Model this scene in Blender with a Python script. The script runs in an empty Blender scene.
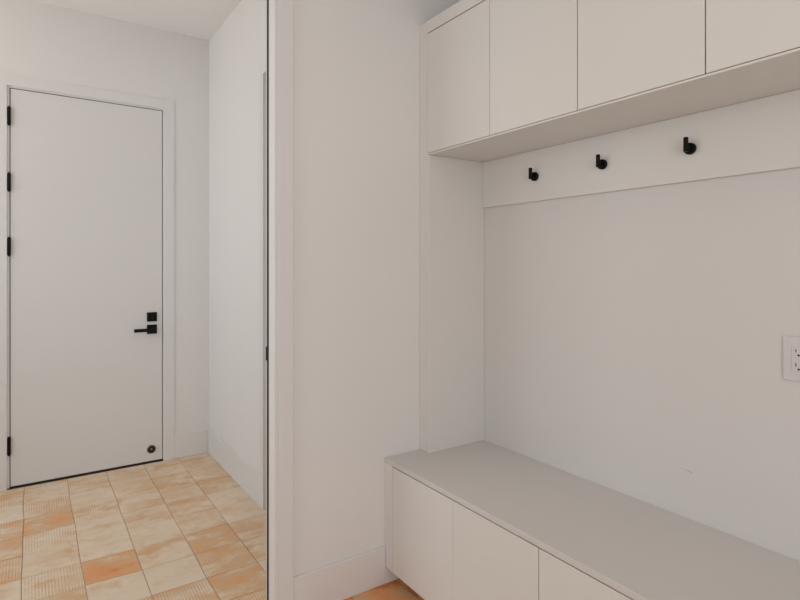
import bpy, bmesh, math, random
from mathutils import Vector
R = math.radians
S = bpy.context.scene
COL = S.collection

# ------------------------------------------------------------------ camera
cam_d = bpy.data.cameras.new('camera')
cam = bpy.data.objects.new('camera', cam_d)
COL.objects.link(cam)
cam.location = (0, 0, 1.35)
cam.rotation_euler = (R(90), 0, -0.5969)
cam_d.sensor_width = 36
cam_d.lens = 543.2 / 800 * 36
cam_d.shift_y = -33.4 / 800
cam_d.clip_start = 0.02
S.camera = cam

# ------------------------------------------------------------------ world, daylight, exposure
w = bpy.data.worlds.new('world')
S.world = w
w.use_nodes = True
bgn = w.node_tree.nodes['Background']
bgn.inputs[0].default_value = (0.80, 0.90, 1.0, 1)
bgn.inputs[1].default_value = 0.1

def area(name, loc, rot, sx, sy, power, color):
    d = bpy.data.lights.new(name, 'AREA')
    d.shape = 'RECTANGLE'
    d.size, d.size_y, d.energy, d.color = sx, sy, power, color
    o = bpy.data.objects.new(name, d)
    COL.objects.link(o)
    o.location, o.rotation_euler = loc, rot
    return o

# daylight entering through the window openings (left wall, back wall, hall)
area('daylight_left_far', (-2.36, 1.05, 1.50), (0, R(-90), 0), 1.7, 0.9, 15.4, (1.03, 1.02, 1.03))
area('daylight_back_left', (-0.85, -1.76, 1.50), (R(90), 0, 0), 1.0, 1.6, 14.4, (0.86, 1.02, 1.15))
area('daylight_back_right', (0.15, -1.76, 1.50), (R(90), 0, 0), 1.0, 1.6, 21.8, (1.05, 1.0, 1.01))
area('daylight_hall_low', (-1.76, 3.15, 1.25), (0, R(-90), 0), 1.0, 1.5, 11.5, (0.74, 1, 1.22))
area('daylight_hall_high', (-1.76, 3.15, 2.38), (0, R(-90), 0), 1.0, 1.5, 17.0, (1.12, 1.0, 0.88))
area('warm_fill_mudroom', (0.1, 0.5, 2.97), (0, 0, 0), 0.6, 0.6, 2.4, (1.25, 1.0, 0.62))  # added warm fill from above, no fixture belongs to it

vs = S.view_settings
vs.view_transform = 'Standard'
vs.look = 'None'
vs.gamma = 1
vs.use_curve_mapping = False
vs.exposure = 0.0

# ------------------------------------------------------------------ materials
def mat(name, col, rough=0.5, spec=0.5, metal=0.0, bump=0.0, bscale=200, vary=0.0):
    m = bpy.data.materials.new(name)
    m.use_nodes = True
    nt = m.node_tree
    b = nt.nodes['Principled BSDF']
    b.inputs['Base Color'].default_value = (*col, 1)
    b.inputs['Roughness'].default_value = rough
    b.inputs['Metallic'].default_value = metal
    b.inputs['Specular IOR Level'].default_value = spec
    tc = nt.nodes.new('ShaderNodeTexCoord')
    n = nt.nodes.new('ShaderNodeTexNoise')
    n.inputs['Scale'].default_value = bscale
    n.inputs['Detail'].default_value = 3
    nt.links.new(tc.outputs['Object'], n.inputs['Vector'])
    if vary:
        n2 = nt.nodes.new('ShaderNodeTexNoise')
        n2.inputs['Scale'].default_value = 3
        nt.links.new(tc.outputs['Object'], n2.inputs['Vector'])
        mx = nt.nodes.new('ShaderNodeMix')
        mx.data_type = 'RGBA'
        mx.inputs['A'].default_value = (*[c * (1 - vary) for c in col], 1)
        mx.inputs['B'].default_value = (*[min(1, c * (1 + vary)) for c in col], 1)
        nt.links.new(n2.outputs['Fac'], mx.inputs['Factor'])
        nt.links.new(mx.outputs['Result'], b.inputs['Base Color'])
    bp = nt.nodes.new('ShaderNodeBump')
    bp.inputs['Strength'].default_value = bump
    bp.inputs['Distance'].default_value = 0.001
    nt.links.new(n.outputs['Fac'], bp.inputs['Height'])
    nt.links.new(bp.outputs['Normal'], b.inputs['Normal'])
    return m

M = {}
M['paint'] = mat('wall_paint', (0.805, 0.785, 0.765), 0.75, 0.25, bump=0.15, bscale=260)
M['ceiling'] = mat('ceiling_paint', (0.92, 0.90, 0.87), 0.9, 0.15, bump=0.1, bscale=260)
M['trim'] = mat('trim_paint', (0.78, 0.757, 0.742), 0.42, 0.4, bump=0.05)
M['door'] = mat('door_paint', (0.76, 0.735, 0.715), 0.45, 0.4, bump=0.05)
M['cab'] = mat('cabinet_lacquer', (0.755, 0.73, 0.695), 0.42, 0.4, bump=0.04)
M['top'] = mat('benchtop_lacquer', (0.68, 0.65, 0.625), 0.38, 0.4, bump=0.05, vary=0.015)
M['carc'] = mat('carcass_gap_shade', (0.10, 0.075, 0.055), 0.7, 0.2)  # coloured dark so the gaps between cabinet doors look shaded
M['black'] = mat('matte_black_metal', (0.004, 0.0036, 0.0036), 0.6, 0.18, bump=0.05)
M['bronze'] = mat('dark_bronze', (0.05, 0.035, 0.028), 0.4, 0.5, 0.6)
M['nickel'] = mat('brushed_nickel', (0.24, 0.19, 0.16), 0.35, 0.5, 0.9)
M['rubber'] = mat('black_rubber', (0.025, 0.02, 0.018), 0.7, 0.2)
M['seal'] = mat('brown_black_seal_gap_shade', (0.045, 0.035, 0.03), 0.75, 0.2)  # doorway seal; also painted shade for the hall door gaps
M['plastic'] = mat('outlet_plastic', (0.68, 0.645, 0.64), 0.35, 0.45)
M['slot'] = mat('dark_slot', (0.02, 0.015, 0.012), 0.8, 0.1)
M['grout'] = mat('grout', (0.44, 0.30, 0.20), 0.95, 0.1, bump=0.5, bscale=400)
M['glass'] = mat('window_glass', (1, 1, 1), 0.0, 0.5)
M['glass'].node_tree.nodes['Principled BSDF'].inputs['Transmission Weight'].default_value = 1.0

def niche_paint():
    """wall paint with the small scuff left on the wall over the bench"""
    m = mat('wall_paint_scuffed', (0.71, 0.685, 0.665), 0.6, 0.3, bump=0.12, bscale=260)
    nt = m.node_tree
    b = nt.nodes['Principled BSDF']
    tc = nt.nodes.new('ShaderNodeTexCoord')
    sp = nt.nodes.new('ShaderNodeSeparateXYZ')
    nt.links.new(tc.outputs['Object'], sp.inputs[0])
    def mth(op, a, c=None):
        n = nt.nodes.new('ShaderNodeMath')
        n.operation = op
        for i, v in enumerate((a, c)):
            if v is None: continue
            if isinstance(v, (int, float)): n.inputs[i].default_value = v
            else: nt.links.new(v, n.inputs[i])
        return n.outputs[0]
    def scuff(y0, y1, z0, z1, th):
        # soft line from (y0,z0) to (y1,z1)
        t = mth('DIVIDE', mth('SUBTRACT', sp.outputs['Y'], y0), y1 - y0)
        inside = mth('MULTIPLY', mth('GREATER_THAN', t, 0), mth('LESS_THAN', t, 1))
        zl = mth('ADD', mth('MULTIPLY', t, z1 - z0), z0)
        dz = mth('ABSOLUTE', mth('SUBTRACT', sp.outputs['Z'], zl))
        k = mth('SUBTRACT', 1.0, mth('DIVIDE', dz, th))
        k = mth('MAXIMUM', k, 0.0)
        return mth('MULTIPLY', mth('MULTIPLY', k, inside), mth('MULTIPLY', t, 1.0))
    a = scuff(0.962, 0.917, 0.693, 0.687, 0.0035)
    c = scuff(0.935, 0.916, 0.691, 0.6845, 0.0025)
    s = mth('MINIMUM', mth('ADD', a, c), 1.0)
    mx = nt.nodes.new('ShaderNodeMix')
    mx.data_type = 'RGBA'
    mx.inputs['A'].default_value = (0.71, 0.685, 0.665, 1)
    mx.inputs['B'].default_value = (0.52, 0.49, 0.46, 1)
    nt.links.new(s, mx.inputs['Factor'])
    nt.links.new(mx.outputs['Result'], b.inputs['Base Color'])
    return m
M['niche'] = niche_paint()

def tile_mat():
    m = bpy.data.materials.new('terracotta_tile')
    m.use_nodes = True
    nt = m.node_tree
    L = nt.links.new
    b = nt.nodes['Principled BSDF']
    b.inputs['Roughness'].default_value = 0.62
    b.inputs['Specular IOR Level'].default_value = 0.3
    at = nt.nodes.new('ShaderNodeAttribute')
    at.attribute_name = 'tile'
    sep = nt.nodes.new('ShaderNodeSeparateColor')
    L(at.outputs['Color'], sep.inputs[0])
    tone, rib, seed = sep.outputs
    tc = nt.nodes.new('ShaderNodeTexCoord')
    # move the noise domain for every tile
    cm = nt.nodes.new('ShaderNodeCombineXYZ')
    ml = nt.nodes.new('ShaderNodeMath'); ml.operation = 'MULTIPLY'; ml.inputs[1].default_value = 60
    L(seed, ml.inputs[0]); L(ml.outputs[0], cm.inputs['Z'])
    ad = nt.nodes.new('ShaderNodeVectorMath')
    L(tc.outputs['Object'], ad.inputs[0]); L(cm.outputs[0], ad.inputs[1])
    def noise(scale, det, rough=0.55, stretch=None):
        n = nt.nodes.new('ShaderNodeTexNoise')
        n.inputs['Scale'].default_value = scale
        n.inputs['Detail'].default_value = det
        n.inputs['Roughness'].default_value = rough
        if stretch:
            mp = nt.nodes.new('ShaderNodeMapping')
            mp.inputs['Scale'].default_value = stretch
            L(ad.outputs[0], mp.inputs[0]); L(mp.outputs[0], n.inputs['Vector'])
        else:
            L(ad.outputs[0], n.inputs['Vector'])
        return n.outputs['Fac']
    def mth(op, a, c=None, d=None):
        n = nt.nodes.new('ShaderNodeMath')
        n.operation = op
        for i, v in enumerate((a, c, d)):
            if v is None: continue
            if isinstance(v, (int, float)): n.inputs[i].default_value = v
            else: L(v, n.inputs[i])
        return n.outputs[0]
    big = noise(7.0, 2, stretch=(0.8, 1.5, 1))
    fine = noise(60, 4, 0.65)
    # fired blotches: strongest on the deep orange tiles
    bl = mth('MULTIPLY', mth('SUBTRACT', big, 0.5), mth('MULTIPLY_ADD', tone, 2.6, 0.28))
    fx = mth('ADD', mth('MULTIPLY', mth('SUBTRACT', fine, 0.5), 0.30), mth('MULTIPLY', mth('SUBTRACT', noise(22, 3, stretch=(1, 1.6, 1)), 0.5), 0.55))
    fx = mth('MULTIPLY', fx, mth('MULTIPLY_ADD', tone, 1.4, 0.35))
    # small fired spots on some tiles
    pt = mth('MULTIPLY', mth('MAXIMUM', mth('SUBTRACT', noise(5.5, 3, 0.6), 0.58), 0.0), 1.6)
    t = mth('ADD', mth('ADD', mth('ADD', tone, bl), fx), pt)
    # ribs run along the corridor
    spx = nt.nodes.new('ShaderNodeSeparateXYZ')
    L(tc.outputs['Object'], spx.inputs[0])
    wob = mth('MULTIPLY', mth('SUBTRACT', noise(25, 2), 0.5), 0.004)
    rr = mth('SINE', mth('MULTIPLY', mth('ADD', spx.outputs['X'], wob), 2 * math.pi / 0.0118))
    wear = mth('MULTIPLY_ADD', noise(13, 3), 4.0, -1.45)
    wear = mth('MINIMUM', mth('MAXIMUM', wear, 0.12), 1.0)
    ribv = mth('MULTIPLY', mth('MULTIPLY', rr, rib), wear)
    t = mth('ADD', t, mth('MULTIPLY', ribv, 0.16))
    cr = nt.nodes.new('ShaderNodeValToRGB')
    L(t, cr.inputs[0])
    el = cr.color_ramp.elements
    el[0].position = 0.0; el[0].color = (0.80, 0.655, 0.505, 1)
    el[1].position = 1.0; el[1].color = (0.60, 0.21, 0.07, 1)
    e = el.new(0.26); e.color = (0.69, 0.45, 0.26, 1)
    e = el.new(0.55); e.color = (0.77, 0.365, 0.165, 1)
    e = el.new(0.78); e.color = (0.76, 0.315, 0.13, 1)
    L(cr.outputs['Color'], b.inputs['Base Color'])
    bp = nt.nodes.new('ShaderNodeBump')
    bp.inputs['Strength'].default_value = 0.55
    bp.inputs['Distance'].default_value = 0.0012
    h = mth('ADD', mth('MULTIPLY', ribv, 0.35), mth('MULTIPLY', fine, 0.6))
    L(h, bp.inputs['Height'])
    L(bp.outputs['Normal'], b.inputs['Normal'])
    return m
M['tile'] = tile_mat()

# ------------------------------------------------------------------ helpers
def add_box(bm, x0, x1, y0, y1, z0, z1):
    x0, x1 = sorted((x0, x1)); y0, y1 = sorted((y0, y1)); z0, z1 = sorted((z0, z1))
    v = [bm.verts.new(p) for p in ((x0, y0, z0), (x1, y0, z0), (x1, y1, z0), (x0, y1, z0),
                                   (x0, y0, z1), (x1, y0, z1), (x1, y1, z1), (x0, y1, z1))]
    for f in ((0, 3, 2, 1), (4, 5, 6, 7), (0, 1, 5, 4), (1, 2, 6, 5), (2, 3, 7, 6), (3, 0, 4, 7)):
        bm.faces.new([v[i] for i in f])

def add_cyl(bm, p0, p1, prof, seg=40):
    """lathe: prof = [(t, radius)] along p0->p1, t in metres from p0"""
    p0, p1 = Vector(p0), Vector(p1)
    d = (p1 - p0).normalized()
    a = d.orthogonal().normalized(); c = d.cross(a)
    rings = []
    for t, r in prof:
        o = p0 + d * t
        if r < 1e-6:
            rings.append([bm.verts.new(o)])
        else:
            rings.append([bm.verts.new(o + (a * math.cos(2 * math.pi * i / seg) + c * math.sin(2 * math.pi * i / seg)) * r) for i in range(seg)])
    for A, B in zip(rings, rings[1:]):
        for i in range(seg):
            j = (i + 1) % seg
            if len(A) == 1 and len(B) == 1: continue
            if len(A) == 1: bm.faces.new((A[0], B[j], B[i]))
            elif len(B) == 1: bm.faces.new((A[i], A[j], B[0]))
            else: bm.faces.new((A[i], A[j], B[j], B[i]))
    if len(rings[0]) > 1: bm.faces.new(list(reversed(rings[0])))
    if len(rings[-1]) > 1: bm.faces.new(rings[-1])

def obj(name, bm, m, parent=None, bevel=0.0, smooth=False, origin=None):
    bmesh.ops.recalc_face_normals(bm, faces=bm.faces)
    me = bpy.data.meshes.new(name)
    if parent is not None and parent.type == 'EMPTY':
        off = parent.location.copy()
    elif parent is not None:
        off = parent.get('_o') and Vector(parent['_o']) or Vector((0, 0, 0))
    else:
        off = Vector(origin) if origin else Vector((0, 0, 0))
    if off.length: bmesh.ops.translate(bm, verts=bm.verts, vec=-off)
    bm.to_mesh(me); bm.free()
    me.materials.append(M[m])
    if smooth:
        for p in me.polygons: p.use_smooth = True
        try: me.set_sharp_from_angle(angle=R(35))
        except Exception: pass
    o = bpy.data.objects.new(name, me)
    COL.objects.link(o)
    if parent is not None:
        o.parent = parent
    elif origin:
        o.location = origin
    if bevel:
        b = o.modifiers.new('bevel', 'BEVEL')
        b.width = bevel; b.segments = 2; b.limit_method = 'ANGLE'
    return o

def child(name, bm, m, root, host=None, bevel=0.0, smooth=False):
    """part of root (an Empty); with host: sub-part under that part"""
    o = obj(name, bm, m, root, bevel, smooth)
    if host is not None: o.parent = host
    return o

def boxobj(name, dims, m, parent=None, bevel=0.0, host=None, **k):
    bm = bmesh.new()
    for d in (dims if isinstance(dims[0], (tuple, list)) else [dims]): add_box(bm, *d)
    if host is not None: return child(name, bm, m, parent, host, bevel)
    return obj(name, bm, m, parent, bevel, **k)

def struct(o, label=None):
    o['kind'] = 'structure'
    if label:
        o['label'] = label
    return o

def thing(name, label, cat, loc, group=None):
    o = bpy.data.objects.new(name, None)
    COL.objects.link(o)
    o.location = loc
    o.empty_display_size = 0.1
    o['label'] = label; o['category'] = cat
    if group: o['group'] = group
    return o

def tag(o, label, cat, group=None):
    o['label'] = label; o['category'] = cat
    if group: o['group'] = group
    return o

# ------------------------------------------------------------------ key planes
XR = 1.760      # right wall of the mudroom (over the bench)
YW = 1.958      # mudroom face of the partition
YH = 2.090      # hall face of the partition
CT = 2.425      # top of the wall cabinets, which stop short of the ceiling
HC = 2.995      # ceiling of both rooms
CZ = HC
XH = 1.075      # hall right wall
YD = 4.052      # hall end wall (with the door)
XL, YB = -2.20, -1.60   # mudroom left and back walls
XHL = -1.60     # hall left wall

# ------------------------------------------------------------------ floor: handmade tiles on a grout bed
P = 0.2225
TONES = {  # (column, row): (tone, ribbed) read tile by tile
 (-1, 4): (.50, 1), (-1, 3): (.02, 0), (-1, 2): (.46, 1), (-1, 1): (.50, 0), (-1, 0): (.48, 1), (-1, -1): (.20, 0), (-1, -2): (.45, 0),
 (0, 5): (.36, 1), (0, 4): (.26, 0), (0, 3): (.33, 1), (0, 2): (.60, 0), (0, 1): (.27, 1), (0, 0): (.22, 0), (0, -1): (.27, 1), (0, -2): (.42, 0),
 (1, 5): (.28, 0), (1, 4): (.31, 1), (1, 3): (.14, 0), (1, 2): (.24, 1), (1, 1): (.17, 0), (1, 0): (.16, 0), (1, -1): (.68, 0), (1, -2): (.06, 0),
 (2, 5): (.18, 0), (2, 4): (.26, 0), (2, 3): (.30, 1), (2, 2): (.33, 0), (2, 1): (.40, 1), (2, 0): (.16, 0), (2, -1): (.26, 0), (2, -2): (.02, 0), (2, -3): (.46, 1),
 (3, 5): (.22, 0), (3, 4): (.28, 0), (3, 3): (.50, 0), (3, 2): (.26, 1), (3, 1): (.36, 0), (3, 0): (.27, 0), (3, -1): (.56, 0), (3, -2): (.44, 1), (3, -3): (.54, 0), (3, -4): (.5, 1),
 (4, 5): (.28, 0), (4, 4): (.28, 0), (4, 3): (.30, 1), (4, 2): (.46, 0), (4, 1): (-.04, 0), (4, 0): (.12, 0), (4, -1): (.42, 1), (4, -2): (.36, 0), (4, -3): (.0, 0),
 (5, -4): (.8, 0), (5, -5): (.8, 0), (4, -4): (.8, 0), (4, -5): (.8, 0), (5, -3): (.8, 0), (6, -5): (.8, 0), (6, -4): (.8, 0), (5, -6): (.8, 0),
}
def build_floor():
    rnd = random.Random(5)
    bm = bmesh.new()
    lay = bm.loops.layers.color.new('tile')
    add_box(bm, XL - .2, 2.0, YB - .2, YD + .2, -0.08, -0.0035)
    for f in bm.faces: f.material_index = 0
    k0, k1 = math.floor((XL - .1) / P) - 1, math.ceil((XR + .1) / P) + 1
    m0, m1 = math.floor((YB - 2.87) / P) - 1, math.ceil((YD - 2.87) / P) + 1
    J = {}
    def corner(k, m):
        if (k, m) not in J:
            J[(k, m)] = (rnd.uniform(-.0035, .0035), rnd.uniform(-.007, .007))
        return (-.033 + P * k + J[(k, m)][0], 2.87 + P * m + J[(k, m)][1])
    for k in range(k0, k1):
        for m in range(m0, m1):
            cx, cy = -.033 + P * (k + .5), 2.87 + P * (m + .5)
            if cx > 2.0 or cx < XL - .15 or cy < YB - .15 or cy > YD + .15: continue
            tone, rib = TONES.get((k, m), (rnd.choice((.1, .2, .28, .35, .45, .55, .65)), int(rnd.random() < .35)))
            seed = rnd.random()
            dz = rnd.uniform(-.0006, .0)
            cs = [corner(k, m), corner(k + 1, m), corner(k + 1, m + 1), corner(k, m + 1)]
            g = rnd.uniform(.0006, .0016)
            ring = []
            for (x, y), sx, sy in zip(cs, (1, -1, -1, 1), (1, 1, -1, -1)):
                gx = g + rnd.uniform(0, .0006); gy = g + rnd.uniform(0, .0008)
                ring.append((x + sx * gx, y + sy * gy))
            e = .0022
            lo = [bm.verts.new((x, y, -.006)) for x, y in ring]
            mid = [bm.verts.new((x, y, dz - .0016)) for x, y in ring]
            top = [bm.verts.new((x + sx * e, y + sy * e, dz)) for (x, y), sx, sy in zip(ring, (1, -1, -1, 1), (1, 1, -1, -1))]
            fs = [bm.faces.new(top)]
            for i in range(4):
                j = (i + 1) % 4
                fs.append(bm.faces.new((lo[i], lo[j], mid[j], mid[i])))
                fs.append(bm.faces.new((mid[i], mid[j], top[j], top[i])))
            for f in fs:
                f.material_index = 1
                for l in f.loops: l[lay] = (max(0, min(1, tone + (.07 if .1 < tone < .4 else .02))), float(rib), seed, 1)
    me = bpy.data.meshes.new('floor')
    bmesh.ops.recalc_face_normals(bm, faces=bm.faces)
    bm.to_mesh(me); bm.free()
    me.materials.append(M['grout']); me.materials.append(M['tile'])
    o = bpy.data.objects.new('floor', me)
    COL.objects.link(o)
    struct(o, 'pale cream to orange terracotta floor tiles, some ribbed')
build_floor()

# ------------------------------------------------------------------ room shell
struct(boxobj('ceiling', (XL - .12, XR + .12, YB - .12, YW, CZ, CZ + .1), 'ceiling'), 'off-white ceiling of the bench room')
struct(boxobj('ceiling_hall', (XHL - .12, XR + .12, YW, YD + .12, HC, HC + .1), 'ceiling'), 'off-white ceiling of the hall with the door')
struct(boxobj('wall_right', (XR, XR + .12, YB - .12, YW + .12, -.06, CZ), 'niche'), 'off-white wall behind the bench')
# partition with the doorway
OX0, OX1, OT = -0.175, 0.776, 2.41
struct(boxobj('wall_middle', [(OX1, XR + .12, YW, YH, -.06, CZ), (XL - .12, OX0, YW, YH, -.06, CZ), (OX0, OX1, YW, YH, OT + .02, CZ)], 'paint'),
       'off-white partition wall between bench room and hall')
# mudroom left wall with window opening, back wall with window opening
def wall_with_hole_x(name, x0, x1, ya, yb, zt, hy0, hy1, hz0, hz1):
    return struct(boxobj(name, [(x0, x1, ya, hy0, -.06, zt), (x0, x1, hy1, yb, -.06, zt), (x0, x1, hy0, hy1, -.06, hz0), (x0, x1, hy0, hy1, hz1, zt)], 'paint'))
wall_with_hole_x('wall_left', XL - .12, XL, YB - .12, YW, CZ, -.40, 1.50, .75, 2.55)
wall_with_hole_x('wall_hall_left', XHL - .12, XHL, YH, YD + .12, HC, 2.40, 3.90, .65, 2.90)
struct(boxobj('wall_back', [(XL, -1.35, YB - .12, YB, -.06, CZ), (.65, XR, YB - .12, YB, -.06, CZ), (-1.35, .65, YB - .12, YB, -.06, .75), (-1.35, .65, YB - .12, YB, 2.55, CZ)], 'paint'))
# window frames (each window: frame + panes)
def window(n, axis, c, a0, a1, z0, z1, depth=.05):
    bm = bmesh.new()
    t = .045
    def B(p0, p1, q0, q1):
        if axis == 'x': add_box(bm, c, c + depth, p0, p1, q0, q1)
        else: add_box(bm, p0, p1, c, c + depth, q0, q1)
    B(a0, a0 + t, z0, z1); B(a1 - t, a1, z0, z1); B(a0 + t, a1 - t, z0, z0 + t); B(a0 + t, a1 - t, z1 - t, z1)
    mid = (a0 + a1) / 2
    B(mid - t / 2, mid + t / 2, z0 + t, z1 - t)
    o = struct(obj('window_%d' % n, bm, 'trim', bevel=.003))
    return o
window(1, 'x', XL - .09, -.40, 1.50, .75, 2.55)
window(2, 'y', YB - .09, -1.35, .65, .75, 2.55)
window(3, 'x', XHL - .09, 2.40, 3.90, .65, 2.90)

# hall right wall with the doorway in it (only its far jamb shows)
HO0, HO1, HOT = 2.16, 2.915, 2.420
struct(boxobj('wall_hall_right', [(XH, XH + .12, HO1, YD + .12, -.06, HC), (XH, XH + .12, YH, HO0, -.06, HC), (XH, XH + .12, HO0, HO1, HOT, HC)], 'paint'),
       'bright off-white right wall of the hall')
struct(boxobj('door_2', (XH + .060, XH + .100, HO0 + .003, HO1 - .003, .008, HOT - .003), 'door', bevel=.002), 'white door set back in the right wall of the hall')
# casing of that doorway, flat, as thick as the baseboard
struct(boxobj('trim_3', [(XH - .012, XH, HO1, HO1 + .068, 0, HOT + .0), (XH - .012, XH, HO0 - .06, HO0, 0, HOT), (XH - .012, XH, HO0 - .06, HO1 + .068, HOT, HOT + .068)], 'trim', bevel=.0015),
       'flat white casing at the end of the hall right wall')
# hall end wall with door 1
DX0, DX1, DZT = -0.107, 0.755, 2.432
JX0, JX1, JZT = DX0 - .0125, DX1 + .008, DZT + .015
struct(boxobj('wall_far', [(XHL - .12, JX0 - .02, YD, YD + .12, -.06, HC), (JX1 + .02, XH, YD, YD + .12, -.06, HC), (JX0 - .02, JX1 + .02, YD, YD + .12, JZT + .02, HC)], 'paint'),
       'off-white end wall of the hall around the tall door')

# ------------------------------------------------------------------ trims and baseboards
BH = .1585
struct(boxobj('baseboard_middle', [(.828, 1.2495, YW - .012, YW, 0, BH), (1.2495, 1.320, YW - .012, YW, 0, .066)], 'trim', bevel=.003), 'tall flat white baseboard beside the bench')
struct(boxobj('baseboard_hall_right', (XH - .012, XH, HO1 + .068, YD - .012, 0, .172), 'trim', bevel=.003), 'tall flat white baseboard along hall right wall')
struct(boxobj('baseboard_far', (JX1 + .070, XH, YD - .008, YD, 0, .172), 'trim', bevel=.003), 'short white baseboard right of the tall door')
struct(boxobj('baseboard_hall_left', (XHL, JX0 - .075, YD - .008, YD, 0, .172), 'trim', bevel=.003))
struct(boxobj('baseboard_left', (XL, XL + .012, YB, YW, 0, BH), 'trim', bevel=.0015))
struct(boxobj('baseboard_back', (XL + .012, 1.25, YB, YB + .012, 0, BH), 'trim', bevel=.0015))

# frame of the doorway between the rooms: jamb, casing, rubber seal, strike
t = bpy.data.objects.new('trim_1', None); COL.objects.link(t)
t.location = (.79, YW, 0)
struct(t, 'white frame and casing of the doorway between bench room and hall')
boxobj('jamb', [(.756, .776, YW - .010, 2.0085, 0, OT), (.776 - .0005, .7765, 2.0085, YH, 0, OT), (OX0, OX0 + .02, YW - .01, YH, 0, OT), (OX0, .776, YW - .01, YH, OT, OT + .02)], 'trim', t, bevel=.001)
boxobj('casing', [(.7705, .828, YW - .0165, YW - .0101, 0, OT + .075), (OX0 - .06, OX0 + .006, YW - .0165, YW - .0101, 0, OT + .075), (OX0 + .006, .7705, YW - .0165, YW - .0101, OT + .012, OT + .075),
                  (.7765, .828, YW - .0101, YW, 0, OT + .07)], 'trim', t, bevel=.0012)
boxobj('seal_gap_shade', (.7575, .7755, 2.0087, 2.034, 0, OT), 'seal', t)
boxobj('strike_plate', [(.7570, .7575, 2.028, 2.040, .985, 1.038), (.7575, .7755, 2.0345, 2.045, .985, 1.038)], 'black', t, bevel=.0008)

# casing and jamb of door 1
t = bpy.data.objects.new('trim_2', None); COL.objects.link(t)
t.location = (JX0 - .04, YD, 0)
struct(t, 'flat white casing around the tall hall door')
boxobj('casing', [(JX0 - .070, JX0, YD - .008, YD, 0, JZT + .068), (JX1, JX1 + .070, YD - .008, YD, 0, JZT + .068), (JX0, JX1, YD - .008, YD, JZT, JZT + .068)], 'trim', t, bevel=.0012)
boxobj('jamb', [(JX0 - .019, DX0, YD + .0005, YD + .12, 0, JZT), (DX1 + .005, JX1 + .019, YD + .0005, YD + .12, 0, JZT), (DX0, DX1 + .005, YD + .0005, YD + .12, DZT + .0045, JZT + .019)], 'trim', t, bevel=.0006)
boxobj('door_stop', [(DX0, DX0 + .018, YD + .048, YD + .075, 0, DZT), (DX1 - .012, DX1 + .005, YD + .048, YD + .075, 0, DZT), (DX0 + .018, DX1 - .012, YD + .048, YD + .075, DZT - .014, DZT + .004)], 'seal', t)  # stops coloured dark to deepen the shade in the door gap
boxobj('seal_gap_shade', [(DX0, DX0 + .0047, YD + .009, YD + .045, .01, DZT), (DX0, DX1 + .005, YD + .009, YD + .045, DZT + .0002, DZT + .0044)], 'seal', t)  # dark strips added in left and top gaps to stand for shade
boxobj('threshold', (JX0, JX1, YD - .004, YD + .07, 0, .007), 'bronze', t, bevel=.001)

# ------------------------------------------------------------------ door 1
door = bpy.data.objects.new('door_1', None); COL.objects.link(door)
DY = YD + .004          # front face of the slab
door.location = (DX0, DY, 0)
struct(door, 'tall flush white door with black hardware')
boxobj('door_panel', (DX0 + .0048, DX1, DY, DY + .042, .013, DZT), 'door', door, bevel=.0012)
def hinge(zc):
    bm = bmesh.new()
    x, y, h = DX0 - .002, DY - .0085, .107
    add_cyl(bm, (x, y, zc - h / 2), (x, y, zc + h / 2), [(0, .006), (.002, .0085), (h - .002, .0085), (h, .006)], 20)
    for i in range(1, 5):      # grooves between the knuckles
        zz = zc - h / 2 + h * i / 5
        add_cyl(bm, (x, y, zz - .0008), (x, y, zz + .0008), [(0, .0092), (.0016, .0092)], 20)
    add_cyl(bm, (x, y, zc + h / 2), (x, y, zc + h / 2 + .006), [(0, .005), (.003, .0058), (.006, .0015)], 16)
    add_cyl(bm, (x, y, zc - h / 2), (x, y, zc - h / 2 - .006), [(0, .005), (.003, .0058), (.006, .0015)], 16)
    add_box(bm, DX0 - .0115, DX0 + .007, DY - .0045, DY - .0002, zc - h / 2 + .002, zc + h / 2 - .002)
    child('hinge', bm, 'black', door, smooth=True)
for zc in (2.262, 1.862, 1.471, .262): hinge(zc)
# deadbolt
db = boxobj('deadbolt_plate', (.658, .721, DY - .010, DY - .0002, .973, 1.036), 'black', door, bevel=.0015)
bm = bmesh.new()
add_box(bm, .6825, .6965, DY - .024, DY - .010, .988, 1.021)
child('thumb_turn', bm, 'black', door, db, bevel=.0015)
# lever
rs = boxobj('lever_rose', (.658, .721, DY - .010, DY - .0002, .888, .951), 'black', door, bevel=.0015)
bm = bmesh.new()
add_cyl(bm, (.689, DY - .010, .919), (.689, DY - .052, .919), [(0, .012), (.042, .012)], 24)
add_box(bm, .571, .702, DY - .060, DY - .048, .9075, .9305)
child('lever_handle', bm, 'black', door, rs, bevel=.0015)
# round bumper near the bottom corner
bm = bmesh.new()
add_cyl(bm, (.686, DY - .0002, .094), (.686, DY - .02, .094), [(0, .0285), (.004, .0285), (.007, .026), (.0075, .0225), (.003, .0215), (.002, .0)], 40)
cp = child('bumper_cup', bm, 'nickel', door, smooth=True)
bm = bmesh.new()
add_cyl(bm, (.686, DY - .002, .094), (.686, DY - .03, .094), [(0, .0213), (.0015, .0213), (.0022, .0)], 32)
child('bumper_ring', bm, 'rubber', door, cp, smooth=True)
bm = bmesh.new()
add_cyl(bm, (.686, DY - .004, .094), (.686, DY - .03, .094), [(0, .0085), (.007, .0085), (.010, .006), (.0112, .0)], 24)
child('bumper_tip', bm, 'nickel', door, cp, smooth=True)

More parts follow.
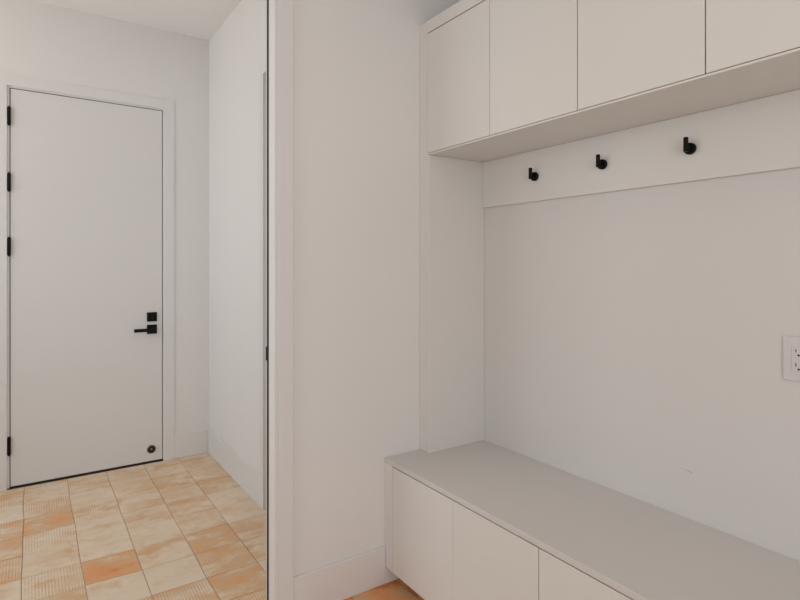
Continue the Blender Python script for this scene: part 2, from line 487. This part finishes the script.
# ------------------------------------------------------------------ bench: base cabinets + top
YE = -.480
BX = 1.2505
def base_cabinet(y1, y0, doors, label, first):
    t = thing('base_cabinet', label, 'cabinet', (BX + .25, (y0 + y1) / 2, 0), 'base cabinets under the bench top')
    yi = y1
    if first:
        boxobj('filler_strip', (BX, BX + .019, y1, 1.8965, .070, .5152), 'cab', t, bevel=.0008)
        yi = 1.8965
    boxobj('carcass', (BX + .0195, XR - .001, y0 + .0003, y1, .070, .5152), 'carc', t)
    boxobj('toe_kick', (BX + .070, BX + .086, y0 + .0003, y1 - (.0125 if first else 0), 0, .0698), 'cab', t)
    for a, b, ga, gb in doors:
        boxobj('door', (BX, BX + .019, a - ga, b + gb, .0705, .5108), 'cab', t, bevel=.0008)
    return t
base_cabinet(YW - .0005, 1.106, [(1.8965, 1.503, .0022, .0006), (1.503, 1.106, .0006, .0016)],
             'white bench base cabinet at the wall end, two flush doors and filler strip', True)
base_cabinet(1.106, YE, [(1.106, .709, .0016, .0008), (.709, .312, .0008, .0016), (.312, -.084, .0016, .0008), (-.084, YE, .0008, 0)],
             'white bench base cabinet nearest the camera, right of the dark gap', False)
tag(boxobj('bench_top', (BX - .002, XR - .0008, YE, YW - .0008, .5155, .535), 'top', bevel=.0018),
    'long grey beige bench top slab along the right wall', 'bench top')

# ------------------------------------------------------------------ side of the niche
CX = 1.435
tag(boxobj('side_panel', (CX, XR - .0008, 1.886, 1.8982, .5355, 1.8375), 'cab', bevel=.0008),
    'tall white side panel between bench top and upper cabinets', 'panel')
tag(boxobj('filler_strip', (CX, CX + .019, 1.8987, YW - .0008, .5355, CT - .0008), 'cab', bevel=.0008),
    'narrow full height white vertical filler between side panel and wall', 'filler strip')

# ------------------------------------------------------------------ wall cabinets
def wall_cabinet(y1, y0, doors, label, first):
    t = thing('wall_cabinet', label, 'cabinet', (CX + .16, (y0 + y1) / 2, 1.838), 'wall cabinets over the bench')
    boxobj('carcass', (CX + .0195, XR - .001, y0 + .0003, y1, 1.8445, CT - .001), 'carc', t)
    boxobj('bottom_panel', (CX, XR - .001, y0 + .0003, 1.8983 if first else y1, 1.838, 1.8443), 'cab', t, bevel=.0006)
    for a, b, ga, gb in doors:
        boxobj('door', (CX, CX + .019, a - ga, b + gb, 1.8465, 2.3665), 'cab', t, bevel=.0008)
    return t
wall_cabinet(YW - .0005, 1.110, [(1.8985, 1.509, .0014, .0013), (1.509, 1.110, .0013, .0018)],
             'white wall cabinet at the far wall end with two flush doors', True)
wall_cabinet(1.110, YE, [(1.110, .7145, .0018, .0018), (.7145, .318, .0018, .0012), (.318, -.08, .0012, .0012), (-.08, YE, .0012, 0)],
             'white wall cabinet nearest the camera, above the two right coat hooks', False)
tag(boxobj('fascia_board', (CX - .0005, CX + .019, YE, 1.8983, 2.3712, CT - .0008), 'cab', bevel=.0008),
    'narrow white fascia board along the top of the wall cabinets', 'fascia')

# ------------------------------------------------------------------ peg rail and hooks
tag(boxobj('peg_rail', (XR - .014, XR - .0005, YE, 1.8855, 1.624, 1.8375), 'cab', bevel=.0015),
    'white board on the wall under the cabinets carrying three black hooks', 'peg rail')
def coat_hook(y, z, label):
    x = XR - .0142
    t = thing('coat_hook', label, 'hook', (x, y, z), 'black coat hooks on the rail')
    bm = bmesh.new()
    add_cyl(bm, (x, y, z), (x - .1, y, z), [(0, .0175), (.001, .0185), (.010, .0185), (.0115, .017), (.0115, .006), (.026, .006)], 48)
    child('wall_plate', bm, 'black', t, smooth=True)
    bm = bmesh.new()
    xp = x - .030
    add_cyl(bm, (xp, y, z - .013), (xp, y, z + 1), [(0, .0045), (.0008, .0068), (.002, .0075), (.0445, .0075), (.0458, .0068), (.0465, .0045)], 32)
    child('peg', bm, 'black', t, smooth=True)
coat_hook(1.5615, 1.7265, 'leftmost matte black coat hook, nearest the side panel')
coat_hook(1.236, 1.7265, 'middle one of the three matte black coat hooks')
coat_hook(.914, 1.7265, 'rightmost and largest looking matte black coat hook')

# ------------------------------------------------------------------ wall outlet
OYC, OZC = .6213, 1.0935
t = thing('wall_outlet', 'white double power outlet on the wall above the bench', 'outlet', (XR, OYC, OZC))
boxobj('cover_plate', (XR - .006, XR - .0003, OYC - .0395, OYC + .0395, OZC - .062, OZC + .062), 'plastic', t, bevel=.0022)
rc = boxobj('receptacle', (XR - .008, XR - .006, OYC - .0168, OYC + .0168, OZC - .0335, OZC + .0335), 'plastic', t, bevel=.0012)
for dz in (.0195, -.0195):
    for dy, h in ((.0065, .0085), (-.0065, .007)):
        bm = bmesh.new()
        add_box(bm, XR - .0084, XR - .0079, OYC + dy - .0011, OYC + dy + .0011, OZC + dz + .004 - h / 2, OZC + dz + .004 + h / 2)
        child('slot', bm, 'slot', t, rc)
    bm = bmesh.new()
    add_cyl(bm, (XR - .0079, OYC, OZC + dz - .008), (XR - .1, OYC, OZC + dz - .008), [(0, .0028), (.0005, .0028)], 20)
    child('ground_hole', bm, 'slot', t, rc)
